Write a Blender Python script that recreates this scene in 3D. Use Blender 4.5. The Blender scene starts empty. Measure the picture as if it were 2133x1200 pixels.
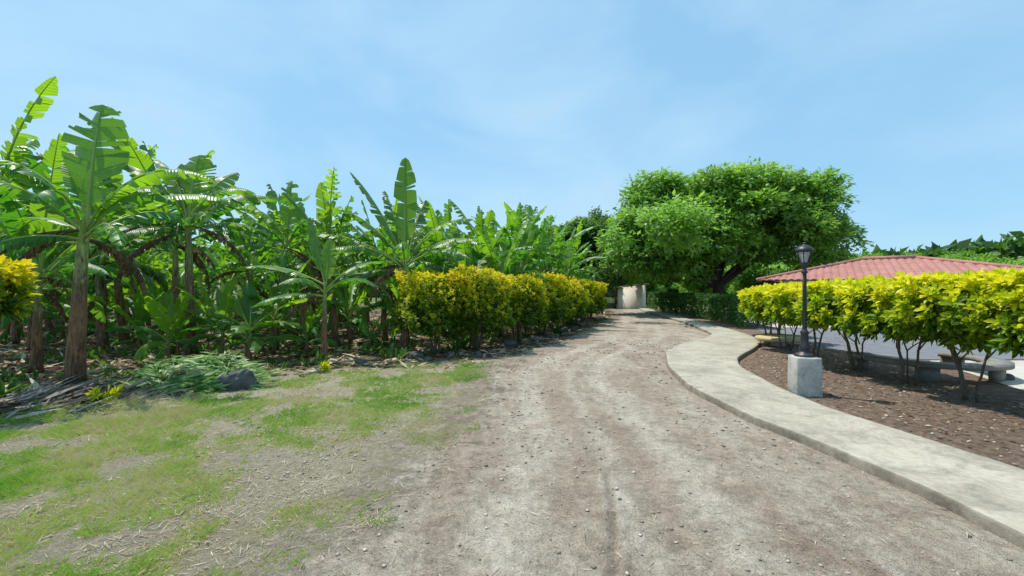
import bpy, math, random
import numpy as np
from mathutils import Vector
R=np.random.RandomState(7); random.seed(7)
sc=bpy.context.scene
# ---------------------------------------------------------------- helpers
def nrm(v): return v/np.maximum(np.linalg.norm(v,axis=-1,keepdims=True),1e-9)
_T=np.random.RandomState(3).rand(256,256)
def vnoise(x,y):
    xi=np.floor(x).astype(int); yi=np.floor(y).astype(int); fx=x-xi; fy=y-yi
    fx=fx*fx*(3-2*fx); fy=fy*fy*(3-2*fy)
    g=lambda a,b:_T[a%256,b%256]
    return (g(xi,yi)*(1-fx)+g(xi+1,yi)*fx)*(1-fy)+(g(xi,yi+1)*(1-fx)+g(xi+1,yi+1)*fx)*fy
def fbm(x,y,o=4):
    s=0;a=.5;t=0
    for i in range(o):
        s=s+a*vnoise(x*2**i+17.3*i,y*2**i+5.1*i);t+=a;a*=.5
    return s/t
def sstep(a,b,x):
    t=np.clip((x-a)/(b-a),0,1); return t*t*(3-2*t)
def link(o,parent=None):
    sc.collection.objects.link(o)
    if parent is not None: o.parent=parent
    return o
def mesh(name,V,F,mats,uv=None,tint=None,mi=None,smooth=False,attrs=None):
    V=np.asarray(V,dtype=np.float32); F=np.asarray(F,dtype=np.int32); k=F.shape[1]; M=len(F)
    me=bpy.data.meshes.new(name); me.vertices.add(len(V)); me.vertices.foreach_set('co',V.ravel())
    me.loops.add(M*k); me.loops.foreach_set('vertex_index',F.ravel())
    me.polygons.add(M); me.polygons.foreach_set('loop_start',np.arange(0,M*k,k,dtype=np.int32))
    me.polygons.foreach_set('loop_total',np.full(M,k,dtype=np.int32))
    for m in (mats if isinstance(mats,(list,tuple)) else [mats]): me.materials.append(m)
    if mi is not None: me.polygons.foreach_set('material_index',np.asarray(mi,dtype=np.int32))
    if smooth: me.polygons.foreach_set('use_smooth',np.ones(M,dtype=bool))
    me.update(calc_edges=True)
    if uv is not None:
        l=me.uv_layers.new(name='UVMap'); l.data.foreach_set('uv',np.asarray(uv,dtype=np.float32)[F.ravel()].ravel())
    if tint is not None:
        attrs=dict(attrs or {}); attrs['tint']=tint
    for an,av in (attrs or {}).items():
        a=me.attributes.new(an,'FLOAT','POINT'); a.data.foreach_set('value',np.asarray(av,dtype=np.float32))
    return me
def obj(name,me,parent=None,label=None,cat=None,kind=None,group=None,loc=None):
    o=bpy.data.objects.new(name,me); link(o,parent)
    if label:o['label']=label
    if cat:o['category']=cat
    if kind:o['kind']=kind
    if group:o['group']=group
    if loc is not None:o.location=loc
    return o
class Acc:
    def __init__(s): s.V=[];s.F=[];s.U=[];s.M=[];s.T=[];s.n=0
    def add(s,V,F,mi=0,uv=None,tint=0.5):
        V=np.asarray(V,float);F=np.asarray(F,int)
        if F.shape[1]==3: F=np.hstack([F,F[:,2:3]])
        s.V.append(V);s.F.append(F+s.n);s.n+=len(V)
        s.U.append(np.zeros((len(V),2)) if uv is None else np.asarray(uv));s.M.append(np.full(len(F),mi))
        s.T.append(np.full(len(V),tint) if np.isscalar(tint) else tint)
    def mesh(s,name,mats,smooth=False):
        F=np.vstack(s.F)
        return mesh(name,np.vstack(s.V),F,mats,uv=np.vstack(s.U),tint=np.concatenate(s.T),mi=np.concatenate(s.M),smooth=smooth)
def tube(P,r,k=8,cap=True,jit=0,rng=R):
    P=np.asarray(P,float);n=len(P);r=np.broadcast_to(r,(n,))
    T=np.gradient(P,axis=0);T=nrm(T)
    up=np.array([0.13,0.99,0.05]); 
    if abs(T[0]@up)>.9: up=np.array([1,0,0.1])
    A=nrm(np.cross(T,up));B=np.cross(T,A)
    a=np.linspace(0,2*np.pi,k,endpoint=False)
    rr=r[:,None]*(1+jit*(rng.rand(n,k)-.5))
    V=P[:,None]+rr[...,None]*(np.cos(a)[None,:,None]*A[:,None]+np.sin(a)[None,:,None]*B[:,None])
    V=V.reshape(-1,3);F=[]
    for i in range(n-1):
        for j in range(k):
            j2=(j+1)%k;F.append((i*k+j,i*k+j2,(i+1)*k+j2,(i+1)*k+j))
    if cap:
        V=np.vstack([V,P[0],P[-1]]);b=len(V)-2
        for j in range(k):
            j2=(j+1)%k;F.append((j2,j,b,b));F.append(((n-1)*k+j,(n-1)*k+j2,b+1,b+1))
    uv=np.zeros((len(V),2)); uv[:n*k,1]=np.repeat(np.linspace(0,1,n),k); uv[:n*k,0]=np.tile(a/6.283,n)
    return V,np.array(F),uv
def box(c,s,rot=0,taper=1.0):
    x,y,z=[q/2 for q in s];V=[]
    for zz,t in((-z,1),(z,taper)):
        for a,b in((-x,-y),(x,-y),(x,y),(-x,y)): V.append((a*t,b*t,zz))
    V=np.array(V);cr,sr=math.cos(rot),math.sin(rot)
    V=np.stack([V[:,0]*cr-V[:,1]*sr+c[0],V[:,0]*sr+V[:,1]*cr+c[1],V[:,2]+c[2]],1)
    F=[(0,3,2,1),(4,5,6,7),(0,1,5,4),(1,2,6,5),(2,3,7,6),(3,0,4,7)]
    return V,np.array(F)
def lathe(prof,k=20,c=(0,0,0)):
    prof=np.array(prof,float);n=len(prof);a=np.linspace(0,2*np.pi,k,endpoint=False)
    V=np.stack([prof[:,0:1]*np.cos(a),prof[:,0:1]*np.sin(a),np.repeat(prof[:,1:2],k,1)],-1).reshape(-1,3)+np.array(c)
    F=[(i*k+j,i*k+(j+1)%k,(i+1)*k+(j+1)%k,(i+1)*k+j) for i in range(n-1) for j in range(k)]
    return V,np.array(F)
def bevel(o,w=.01,seg=2):
    m=o.modifiers.new('bevel','BEVEL');m.width=w;m.segments=seg;m.limit_method='ANGLE'
# ---------------------------------------------------------------- materials
class NT:
    def __init__(s,name,rough=.8,spec=.3):
        s.m=bpy.data.materials.new(name);s.m.use_nodes=True;s.t=s.m.node_tree;s.b=s.t.nodes['Principled BSDF']
        s.b.inputs['Roughness'].default_value=rough;s.b.inputs['Specular IOR Level'].default_value=spec
        s.out=s.t.nodes['Material Output'];s._c=None
    def n(s,t,**k):
        x=s.t.nodes.new(t)
        for a,b in k.items(): setattr(x,a,b)
        return x
    def l(s,a,b): s.t.links.new(a,b)
    def geo(s):
        if s._c is None: s._c=s.n('ShaderNodeTexCoord')
        return s._c.outputs['Object']
    def noise(s,sc_,det=5,ro=.6,scale=None,dist=0):
        x=s.n('ShaderNodeTexNoise');x.inputs['Scale'].default_value=sc_;x.inputs['Detail'].default_value=det;x.inputs['Roughness'].default_value=ro
        x.inputs['Distortion'].default_value=dist
        if scale:
            mp=s.n('ShaderNodeMapping');mp.inputs['Scale'].default_value=scale;s.l(s.geo(),mp.inputs[0]);s.l(mp.outputs[0],x.inputs[0])
        else: s.l(s.geo(),x.inputs[0])
        return x.outputs['Fac']
    def voro(s,sc_):
        v=s.n('ShaderNodeTexVoronoi');v.inputs['Scale'].default_value=sc_;s.l(s.geo(),v.inputs[0]);return v
    def ramp(s,f,stops):
        x=s.n('ShaderNodeValToRGB');e=x.color_ramp.elements
        while len(e)<len(stops): e.new(.5)
        for i,(p,c) in enumerate(stops):
            e[i].position=p;e[i].color=tuple(c)[:3]+(1,) if hasattr(c,'__len__') else (c,c,c,1)
        s.l(f,x.inputs[0]);return x.outputs[0]
    def mix(s,f,a,b,mode='MIX'):
        x=s.n('ShaderNodeMix',data_type='RGBA',blend_type=mode)
        if isinstance(f,(int,float)): x.inputs[0].default_value=f
        else: s.l(f,x.inputs[0])
        for i,v in((6,a),(7,b)):
            if isinstance(v,tuple): x.inputs[i].default_value=v[:3]+(1,)
            else: s.l(v,x.inputs[i])
        return x.outputs[2]
    def attr(s,nm):
        x=s.n('ShaderNodeAttribute');x.attribute_name=nm;return x.outputs['Fac']
    def math(s,op,a,b=0.0):
        x=s.n('ShaderNodeMath',operation=op)
        for i,v in((0,a),(1,b)):
            if isinstance(v,(int,float)): x.inputs[i].default_value=v
            else: s.l(v,x.inputs[i])
        return x.outputs[0]
    def bump(s,h,st=.5,d=.02):
        x=s.n('ShaderNodeBump');x.inputs['Strength'].default_value=st;x.inputs['Distance'].default_value=d
        s.l(h,x.inputs['Height']);s.l(x.outputs[0],s.b.inputs['Normal']);return x.outputs[0]
    def col(s,c):
        if isinstance(c,tuple): s.b.inputs['Base Color'].default_value=c+(1,)
        else: s.l(c,s.b.inputs['Base Color'])
    def translucent(s,c,f=.4):
        t=s.n('ShaderNodeBsdfTranslucent');mx=s.n('ShaderNodeMixShader');mx.inputs[0].default_value=f
        if isinstance(c,tuple): t.inputs[0].default_value=c+(1,)
        else: s.l(c,t.inputs[0])
        s.l(s.b.outputs[0],mx.inputs[1]);s.l(t.outputs[0],mx.inputs[2]);s.l(mx.outputs[0],s.out.inputs[0])
# road
nt=NT('dirt_road_gravel',.95,.12)
f1=nt.noise(.55,7,.68);f2=nt.noise(9,8,.75);f3=nt.noise(60,4,.7)
c=nt.ramp(f1,[(.3,(.27,.21,.16)),(.5,(.35,.285,.222)),(.68,(.43,.365,.29))])
lng=nt.noise(.7,7,.7,(1.9,.3,1),.8)
c=nt.mix(nt.ramp(lng,[(.48,0.),(.64,.75)]),c,(.50,.445,.37))
c=nt.mix(nt.ramp(nt.noise(1.6,8,.78,None,.7),[(.49,0.),(.66,.7)]),c,(.21,.152,.112))
c=nt.mix(nt.math('MULTIPLY',nt.attr('pale'),nt.ramp(nt.noise(2.2,7,.75),[(.34,0.),(.6,.9)])),c,(.53,.475,.395))
c=nt.mix(nt.math('MULTIPLY',nt.attr('rut'),nt.ramp(nt.noise(5,6,.7),[(.3,.25),(.6,.8)])),c,(.12,.092,.07))
c=nt.mix(.8,c,nt.ramp(f2,[(.3,.55),(.62,1.25)]),'MULTIPLY')
c=nt.mix(.6,c,nt.ramp(f3,[(.32,.55),(.62,1.3)]),'MULTIPLY')
v1=nt.voro(66);v2=nt.voro(150)
p1=nt.ramp(v1.outputs['Distance'],[(.14,1.),(.32,0.)]);sel=nt.ramp(nt.noise(3,6,.7),[(.44,.1),(.62,1.)])
p1=nt.math('MULTIPLY',p1,sel);p2=nt.ramp(v2.outputs['Distance'],[(.15,1.),(.35,0.)])
grey=nt.n('ShaderNodeRGBToBW');nt.l(v1.outputs['Color'],grey.inputs[0]);pc=nt.ramp(grey.outputs[0],[(.2,(.12,.10,.08)),(.8,(.60,.55,.47))])
c=nt.mix(nt.math('MULTIPLY',p1,.7),c,pc)
nt.col(c)
h=nt.math('ADD',nt.math('MULTIPLY',p1,.6),nt.math('ADD',nt.math('MULTIPLY',f2,1.3),nt.math('ADD',nt.math('MULTIPLY',f3,.6),nt.math('MULTIPLY',p2,.2))))
nt.bump(h,1.,.027)
ed=nt.attr('edge');nn=nt.noise(2.6,8,.78)
al=nt.ramp(nt.math('ADD',ed,nt.math('MULTIPLY',nt.math('SUBTRACT',nn,.5),2.0)),[(.3,0.),(.8,1.)])
nt.l(al,nt.b.inputs['Alpha']);M_road=nt.m
# ground
nt=NT('ground_soil',.95,.1)
f1=nt.noise(.9,7,.68);f2=nt.noise(14,6,.72);f3=nt.noise(80,3,.6)
c=nt.ramp(f1,[(.3,(.26,.21,.15)),(.52,(.35,.295,.22)),(.72,(.44,.385,.295))])
c=nt.mix(.8,c,nt.ramp(f2,[(.3,.58),(.65,1.22)]),'MULTIPLY')
c=nt.mix(.6,c,nt.ramp(f3,[(.3,.58),(.65,1.25)]),'MULTIPLY')
straw=nt.noise(24,7,.8,(1,2.4,1),2.)
c=nt.mix(nt.ramp(straw,[(.46,0.),(.60,.85)]),c,(.60,.54,.37))
g=nt.attr('grass');gn=nt.noise(9,8,.85)
gm=nt.ramp(nt.math('MULTIPLY',g,nt.math('ADD',gn,.45)),[(.3,0.),(.8,.45)])
c=nt.mix(gm,c,nt.ramp(nt.noise(45,4,.7),[(.3,(.22,.26,.08)),(.7,(.50,.50,.22))]))
lit=nt.ramp(nt.noise(9,7,.8,None,1.),[(.3,(.05,.034,.022)),(.5,(.13,.09,.06)),(.66,(.46,.39,.29))])
c=nt.mix(nt.attr('litter'),c,lit)
bed=nt.ramp(nt.noise(11,7,.75),[(.3,(.11,.073,.053)),(.5,(.23,.16,.117)),(.72,(.40,.31,.24))])
c=nt.mix(nt.attr('bed'),c,bed)
c=nt.mix(nt.attr('far'),c,nt.ramp(nt.noise(.4,6,.7),[(.35,(.06,.11,.025)),(.65,(.2,.22,.08))]))
nt.col(c);nt.bump(nt.math('ADD',f2,nt.math('ADD',straw,f3)),1.,.03);M_ground=nt.m
def concrete(name,a,b,dark,bs=.3,dk=.6):
    nt=NT(name,.9,.15)
    f1=nt.noise(1.3,7,.7);f2=nt.noise(18,6,.7);f3=nt.noise(150,2,.5)
    c=nt.ramp(f1,[(.33,a),(.62,b)])
    c=nt.mix(nt.ramp(nt.noise(1.9,8,.78,None,.8),[(.46,0.),(.66,dk)]),c,dark)
    c=nt.mix(.7,c,nt.ramp(f2,[(.25,.65),(.65,1.12)]),'MULTIPLY')
    c=nt.mix(.5,c,nt.ramp(f3,[(.3,.75),(.6,1.1)]),'MULTIPLY')
    nt.col(c);nt.bump(nt.math('ADD',f2,nt.math('MULTIPLY',f3,.6)),bs,.012);return nt.m
M_path=concrete('path_concrete',(.355,.315,.25),(.475,.43,.345),(.235,.215,.175),.6,.9)
M_kerb=concrete('kerb_concrete',(.20,.17,.135),(.30,.265,.21),(.10,.09,.07),.8,.85)
M_conc=concrete('pedestal_concrete',(.38,.37,.34),(.53,.52,.48),(.16,.16,.14),.6,.85)
M_slab=concrete('slab_concrete',(.46,.42,.35),(.56,.52,.45),(.34,.31,.26))
M_bench=concrete('bench_concrete',(.20,.19,.17),(.28,.265,.235),(.12,.11,.10))  # bench's shade is put into this darker colour; shed roof shares it
M_plaster=concrete('cream_plaster',(.74,.66,.53),(.80,.72,.60),(.60,.53,.42),.2,.5)
nt=NT('asphalt',.9,.2);nt.col(nt.ramp(nt.noise(3,7,.7),[(.3,(.13,.135,.15)),(.7,(.21,.215,.23))]));nt.bump(nt.noise(120,3),.4,.01);M_asph=nt.m
nt=NT('yellow_stone',.8,.2);nt.col(nt.ramp(nt.noise(6,6),[(.3,(.40,.33,.17)),(.7,(.54,.45,.26))]));M_yst=nt.m
nt=NT('black_metal',.45,.5);nt.col(nt.ramp(nt.noise(30,4),[(.3,(.012,.013,.016)),(.7,(.035,.037,.042))]));M_black=nt.m
nt=NT('lamp_glass',.2,.5);nt.col((.6,.64,.66));nt.b.inputs['Transmission Weight'].default_value=.5;M_glass=nt.m
nt=NT('rock',.85,.3);nt.col(nt.ramp(nt.noise(5,8,.7),[(.3,(.04,.04,.046)),(.7,(.14,.135,.13))]));nt.bump(nt.noise(9,8,.7),.8,.05);M_rock=nt.m
nt=NT('pebble',.95,.1)
nt.col(nt.ramp(nt.attr('tint'),[(0,(.15,.12,.095)),(.5,(.31,.255,.20)),(1,(.55,.49,.41))]));M_peb=nt.m
nt=NT('red_tile',.9,.15)
tc=nt.noise(1.4,5,.6);c=nt.ramp(tc,[(.3,(.40,.165,.14)),(.7,(.51,.25,.215))])
c=nt.mix(.8,c,nt.ramp(nt.noise(16,6,.7),[(.3,.55),(.65,1.12)]),'MULTIPLY');c=nt.mix(nt.ramp(nt.noise(3,7,.75),[(.46,0.),(.66,.6)]),c,(.29,.20,.17));nt.col(c);M_tile=nt.m
nt=NT('dark_wood',.8,.2);nt.col(nt.ramp(nt.noise(8,6,.6,(3,3,.4)),[(.3,(.05,.03,.02)),(.7,(.12,.07,.045))]));M_wood=nt.m
def bark(name,a,b,sc_=(6,6,1.2)):
    nt=NT(name,.9,.15);f=nt.noise(3,8,.7,sc_);nt.col(nt.ramp(f,[(.3,a),(.7,b)]));nt.bump(f,.8,.04);return nt.m
M_bark=bark('tree_bark',(.04,.03,.022),(.11,.085,.065))
M_stem=bark('croton_bark',(.07,.055,.042),(.20,.165,.125),(9,9,3))
nt=NT('banana_stem',.6,.3)
f=nt.noise(5,7,.7,(5,5,.8));uvn=nt.n('ShaderNodeUVMap');sx=nt.n('ShaderNodeSeparateXYZ');nt.l(uvn.outputs[0],sx.inputs[0])
v=nt.math('ADD',sx.outputs[1],nt.math('MULTIPLY',nt.math('SUBTRACT',f,.5),1.3))
c=nt.ramp(v,[(.05,(.12,.07,.04)),(.35,(.34,.17,.085)),(.55,(.22,.14,.08)),(.75,(.31,.33,.14)),(1,(.28,.42,.10))])
c=nt.mix(.9,c,nt.ramp(f,[(.3,.32),(.65,1.28)]),'MULTIPLY')
c=nt.mix(nt.ramp(nt.noise(3.1,6,.75),[(.46,0.),(.66,.7)]),c,(.06,.045,.034));nt.col(c);nt.bump(f,.9,.04);M_bstem=nt.m
def bleaf(name,dark,lite,tr):
    nt=NT(name,.34,.5);uvn=nt.n('ShaderNodeUVMap');sx=nt.n('ShaderNodeSeparateXYZ');nt.l(uvn.outputs[0],sx.inputs[0])
    w=nt.math('SINE',nt.math('MULTIPLY',sx.outputs[0],300.));w2=nt.math('MULTIPLY',nt.math('ADD',w,1.),.5)
    n1=nt.noise(2.2,5,.6)
    c=nt.ramp(n1,[(.3,dark),(.7,lite)])
    c=nt.mix(nt.attr('tint'),c,tuple(x*y for x,y in zip(lite,(2.8,1.6,1.1))))
    c=nt.mix(nt.math('MULTIPLY',w2,.22),c,tuple(min(1,x*1.7) for x in lite))
    e=nt.ramp(nt.math('ADD',sx.outputs[1],nt.math('MULTIPLY',nt.noise(5,6,.75),.5)),[(1.2,0.),(1.26,.8)])
    c=nt.mix(e,c,(.16,.11,.05))
    oi=nt.n('ShaderNodeObjectInfo');hs=nt.n('ShaderNodeHueSaturation');nt.l(c,hs.inputs['Color'])
    nt.l(nt.math('ADD',nt.math('MULTIPLY',oi.outputs['Random'],.03),.475),hs.inputs['Hue']);nt.l(nt.math('ADD',nt.math('MULTIPLY',oi.outputs['Random'],.65),.75),hs.inputs['Value'])
    nt.col(hs.outputs[0]);nt.bump(w,.3,.008)
    tcol=nt.mix(nt.attr('tint'),tr,(.54,.88,.03));tcol=nt.mix(nt.math('MULTIPLY',w2,.35),tcol,tuple(x*.5 for x in tr));tcol=nt.mix(e,tcol,(.12,.07,.02))
    nt.translucent(tcol,.44);return nt.m
M_bleaf=bleaf('banana_leaf',(.017,.078,.018),(.05,.175,.026),(.13,.44,.016))
nt=NT('banana_midrib',.5,.3);nt.col((.32,.44,.11));nt.translucent((.4,.55,.1),.25);M_rib=nt.m
nt=NT('banana_dead_leaf',.9,.1);nt.col(nt.ramp(nt.noise(5,6,.7),[(.3,(.06,.04,.025)),(.7,(.20,.14,.085))]));nt.translucent((.2,.12,.06),.15);M_dead=nt.m
def leafmat(name,stops,trs,tf=.4,rough=.45,spec=.35):
    nt=NT(name,rough,spec);t=nt.attr('tint')
    nt.col(nt.ramp(t,stops));nt.translucent(nt.ramp(t,trs),tf);return nt.m
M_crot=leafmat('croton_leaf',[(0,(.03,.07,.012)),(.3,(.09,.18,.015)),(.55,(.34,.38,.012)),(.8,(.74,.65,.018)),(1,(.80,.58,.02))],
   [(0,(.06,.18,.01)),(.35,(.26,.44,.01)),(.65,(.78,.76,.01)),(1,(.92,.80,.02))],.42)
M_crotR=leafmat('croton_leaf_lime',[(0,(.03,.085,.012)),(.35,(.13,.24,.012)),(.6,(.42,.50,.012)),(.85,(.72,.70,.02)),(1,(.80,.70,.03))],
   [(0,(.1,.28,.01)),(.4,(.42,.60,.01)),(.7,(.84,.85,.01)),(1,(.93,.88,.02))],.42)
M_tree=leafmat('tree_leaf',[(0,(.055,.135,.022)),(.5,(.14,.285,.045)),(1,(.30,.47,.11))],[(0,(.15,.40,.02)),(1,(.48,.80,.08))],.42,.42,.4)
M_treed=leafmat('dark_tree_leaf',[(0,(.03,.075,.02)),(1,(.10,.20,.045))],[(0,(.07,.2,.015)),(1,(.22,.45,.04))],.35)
M_hedge=leafmat('hedge_leaf',[(0,(.02,.06,.012)),(1,(.07,.18,.025))],[(0,(.04,.12,.01)),(1,(.14,.32,.03))],.3)
M_weed=leafmat('weed_leaf',[(0,(.03,.08,.015)),(1,(.11,.24,.035))],[(0,(.06,.2,.01)),(1,(.22,.45,.03))],.35)
M_grass=leafmat('grass_blade',[(0,(.18,.32,.05)),(.35,(.32,.45,.09)),(.6,(.50,.52,.18)),(1,(.68,.60,.38))],[(0,(.3,.58,.06)),(.5,(.5,.64,.1)),(1,(.58,.5,.24))],.38,.6)
M_litter=leafmat('leaf_litter',[(0,(.08,.05,.03)),(.5,(.27,.19,.115)),(1,(.60,.52,.39))],[(0,(.1,.05,.02)),(1,(.3,.2,.1))],.15,.9,.1)
M_bl=leafmat('bleached_dead_leaf',[(0,(.07,.055,.045)),(.5,(.22,.18,.15)),(1,(.50,.45,.40))],[(0,(.1,.08,.05)),(1,(.3,.25,.2))],.15,.9,.1)
M_cut=leafmat('cut_frond_blade',[(0,(.10,.25,.05)),(.4,(.26,.42,.14)),(1,(.64,.68,.46))],[(0,(.25,.5,.1)),(1,(.6,.65,.35))],.3,.5,.3)
# ---------------------------------------------------------------- world / layout
def smooth_fn(pts):
    pts=np.array(sorted(pts));yy=np.linspace(-12,80,1841);xx=np.interp(yy,pts[:,0],pts[:,1])
    k=np.exp(-np.linspace(-2.2,2.2,25)**2);k/=k.sum();xp=np.pad(xx,12,'edge');xs=np.convolve(xp,k,'valid')
    return lambda y:np.interp(y,yy,xs)
PL=smooth_fn([(-12,3.9),(0,3.75),(2.93,3.52),(3.75,3.52),(4.8,3.38),(5.75,3.17),(7.5,3.08),(9.5,3.43),(11.5,4.1),(13.2,5.2),(14.6,6.6),(16.1,7.5),(20,8.4),(24.8,9.1),(32,9.8),(40,11.5)])
PR=smooth_fn([(-12,5.6),(0,5.2),(4,4.82),(5,4.67),(6.14,4.52),(7.5,4.6),(9.4,4.98),(10.6,5.56),(12.5,7.1),(13.9,8.1),(16,8.75),(18.8,9.2),(23,9.7),(27.3,10.1),(32,10.7),(40,12.6)])
RL=smooth_fn([(-12,-1.9),(2.7,-1.5),(3.6,-1.4),(5,-.93),(6.5,-.76),(9,-.75),(10,-.5),(11.5,.44),(14.6,1.9),(20,3.9),(27,6.4),(36,8.8),(44,9),(80,9)])
def front(x): return np.interp(x,[-40,-9,-7,-5.5,-3.4,-1,0.3,2.5,5.5,9,12],[5.5,6.3,7.2,8.9,9.9,10.6,12,16,22,31,44])
def hgt(x,y):
    h=.05*(fbm(x*.35,y*.35,3)-.5)+.03*(fbm(x*1.7+9,y*1.7,3)-.5)
    right=sstep(0,.25,x-PR(y)); h=h*(1-right*sstep(2,3.5,x-PR(y)))
    onp=sstep(-.15,.0,x-PL(y))*(1-right)
    h=h*(1-onp)-.01*onp+right*.065
    dist=np.hypot(x,y); return h*(1-sstep(60,90,dist))
def rutc(y): return .66+.16*(y-2.7)+.03*np.sin(y*2.1)
def hroad(x,y):
    h=hgt(x,y)+.012
    c0=rutc(y);fade=sstep(4.7,3.7,y)*(.35+.9*fbm(x*0+y*2.,y*.3,2))
    h=h+(-.022*np.exp(-((x-c0)/.032)**2)+.022*np.exp(-((x-c0-.075)/.03)**2)+.010*np.exp(-((x-c0+.07)/.03)**2))*fade
    h=h-.016*(np.exp(-((x-c0-.4)/.18)**2)+np.exp(-((x-c0+.95)/.22)**2))*sstep(14,5,y)
    h=h+.026*(fbm(x*5,y*5,4)-.5)
    return h
BL=[(-1.56,3.36,.6,1),(-1.1,5.2,.55,1),(-1.9,7.3,1.0,1.1),(-1.3,8.9,.9,1.5),(-4.6,4.5,1.4,1.1),(-4.2,3.4,1.3,1.1),(-2.1,2.9,.6,.9),(-4.6,5.6,1.1,.8),(-3.4,6.4,1.1,.8),(-3.6,7.9,1.0,1.1),(-2.4,5.4,.8,.5),(-1.2,4.2,.5,.8),(-6.5,5.,1.8,1.1),(-2.6,9.,.9,1.3),(-3.,2.6,.7,.8)]
def grassd(x,y):
    g=0
    for bx,by,r,a in BL: g=g+a*np.exp(-((x-bx)**2+(y-by)**2)/(r*r))
    n=fbm(x*2.0+3,y*2.0+8,6)
    g=np.clip(g,0,1.1)*sstep(.34,.62,n)+.45*sstep(.48,.66,n)*sstep(2,3.5,y)
    g=g*sstep(.5,-.5,x-RL(y)+.9*(fbm(x*3,y*3,3)-.5))*sstep(.5,-.5,y-front(x))
    return np.clip(g,0,1)
# ---------------------------------------------------------------- ground
xs=np.unique(np.round(np.concatenate([-np.geomspace(14,900,26),np.arange(-14,14,.09),np.geomspace(14,900,26)]),3))
ys=np.unique(np.round(np.concatenate([-np.geomspace(2,900,18),np.arange(-2,14,.09),np.arange(14,34,.3),np.geomspace(34,900,24)]),3))
X,Y=np.meshgrid(xs,ys);Z=hgt(X,Y)
inr=sstep(.3,.8,X-RL(Y))*(1-sstep(-.05,.05,X-PR(Y)))*(Y<50)
Z=Z-inr*.05
nx,ny=len(xs),len(ys);idx=np.arange(nx*ny).reshape(ny,nx)
F=np.stack([idx[:-1,:-1],idx[:-1,1:],idx[1:,1:],idx[1:,:-1]],-1).reshape(-1,4)
lit=sstep(-.4,.5,Y-front(X)+.8*(fbm(X*1.3,Y*1.3,3)-.5))*sstep(.1,-.3,X-RL(Y))*(Y<60)
bedm=sstep(-.02,.05,X-PR(Y))*(Y<26)*(X<30)
far=sstep(38,52,np.hypot(X,Y))
obj('ground',mesh('ground',np.stack([X,Y,Z],-1).reshape(-1,3),F,M_ground,smooth=True,attrs={'grass':grassd(X,Y).ravel(),'litter':lit.ravel(),'bed':bedm.ravel(),'far':far.ravel()}),kind='structure',label='dry brown earth with patchy grass and leaf litter')
sy=np.concatenate([np.arange(-6,8,.04),np.arange(8,16,.12),np.arange(16,48,.4)]);NU=280;u=np.linspace(0,1,NU)
L=RL(sy)-.9;Rr=np.where(sy<40,PL(sy)+.12,13)
X=L[:,None]+(Rr-L)[:,None]*u;Y=np.repeat(sy[:,None],NU,1);Z=hroad(X,Y)
idx=np.arange(X.size).reshape(X.shape);F=np.stack([idx[:-1,:-1],idx[:-1,1:],idx[1:,1:],idx[1:,:-1]],-1).reshape(-1,4)
edge=np.clip((X-L[:,None])/1.8,0,1)*sstep(48,45,Y)
c0=rutc(Y);rut=np.exp(-((X-c0)/.03)**2)*sstep(4.7,3.7,Y)*.8
uu=(X-RL(Y))/(PL(Y)-RL(Y));pale=np.exp(-((uu-.62)/.05)**2)+.9*np.exp(-((uu-.28)/.06)**2)+.6*np.exp(-((uu-.47)/.03)**2)
pale=np.clip(pale,0,1)*sstep(34,8,Y)*.9
obj('road',mesh('road',np.stack([X,Y,Z],-1).reshape(-1,3),F,M_road,smooth=True,attrs={'edge':edge.ravel(),'rut':rut.ravel(),'pale':pale.ravel()}),kind='structure',label='unpaved brown gravel driveway curving past the plantation')
sy=np.arange(-8,38,.15);n=len(sy)
l=PL(sy)+.03*(fbm(sy*3,sy*0,4)-.5);r=PR(sy)+.03*(fbm(sy*3,sy*0+9,4)-.5)
def col(x,z): return np.stack([x,sy,np.full(n,z) if np.isscalar(z) else z],1)
ztop=.10+.014*(fbm(sy*.8,sy*0+4,3)-.5)
cols=[col(l-.0,-.08),col(l,ztop-.02),col(l+.02,ztop)]+[col(l+.02+(r-l-.04)*t,ztop) for t in np.linspace(.04,.96,10)]+[col(r-.02,ztop),col(r,ztop-.02),col(r,-.08)]
V=np.stack(cols,1);m=V.shape[1];idx=np.arange(n*m).reshape(n,m);F=np.stack([idx[:-1,:-1],idx[:-1,1:],idx[1:,1:],idx[1:,:-1]],-1)
mi=np.zeros(F.shape[:2],int);mi[:,:2]=1;mi[:,-1]=1
obj('path',mesh('path',V.reshape(-1,3),F.reshape(-1,4),[M_path,M_kerb],mi=mi.ravel()),kind='structure',label='winding raised concrete footpath with worn surface')
def poly(name,pts,z,mat,label):
    me=bpy.data.meshes.new(name);V=[(x,y,z) for x,y in pts];me.from_pydata(V,[],[list(range(len(V)))]);me.materials.append(mat);me.update()
    return obj(name,me,kind='structure',label=label)
poly('pavement',[(7.9,3),(8.5,7),(9.9,10.2),(12.5,10.2),(30,7),(30,3)],.078,M_slab,'pale concrete pavement slab beside the planting bed')
poly('driveway',[(8.9,12.4),(9.8,10.4),(12.5,10.4),(40,6.5),(40,18),(10.3,18.5)],.074,M_asph,'grey asphalt driveway behind the hedge')
poly('patio',[(11.5,18.7),(30,18.2),(32,29),(12.5,29)],.08,M_slab,'concrete patio floor under the tiled shelter')
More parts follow.
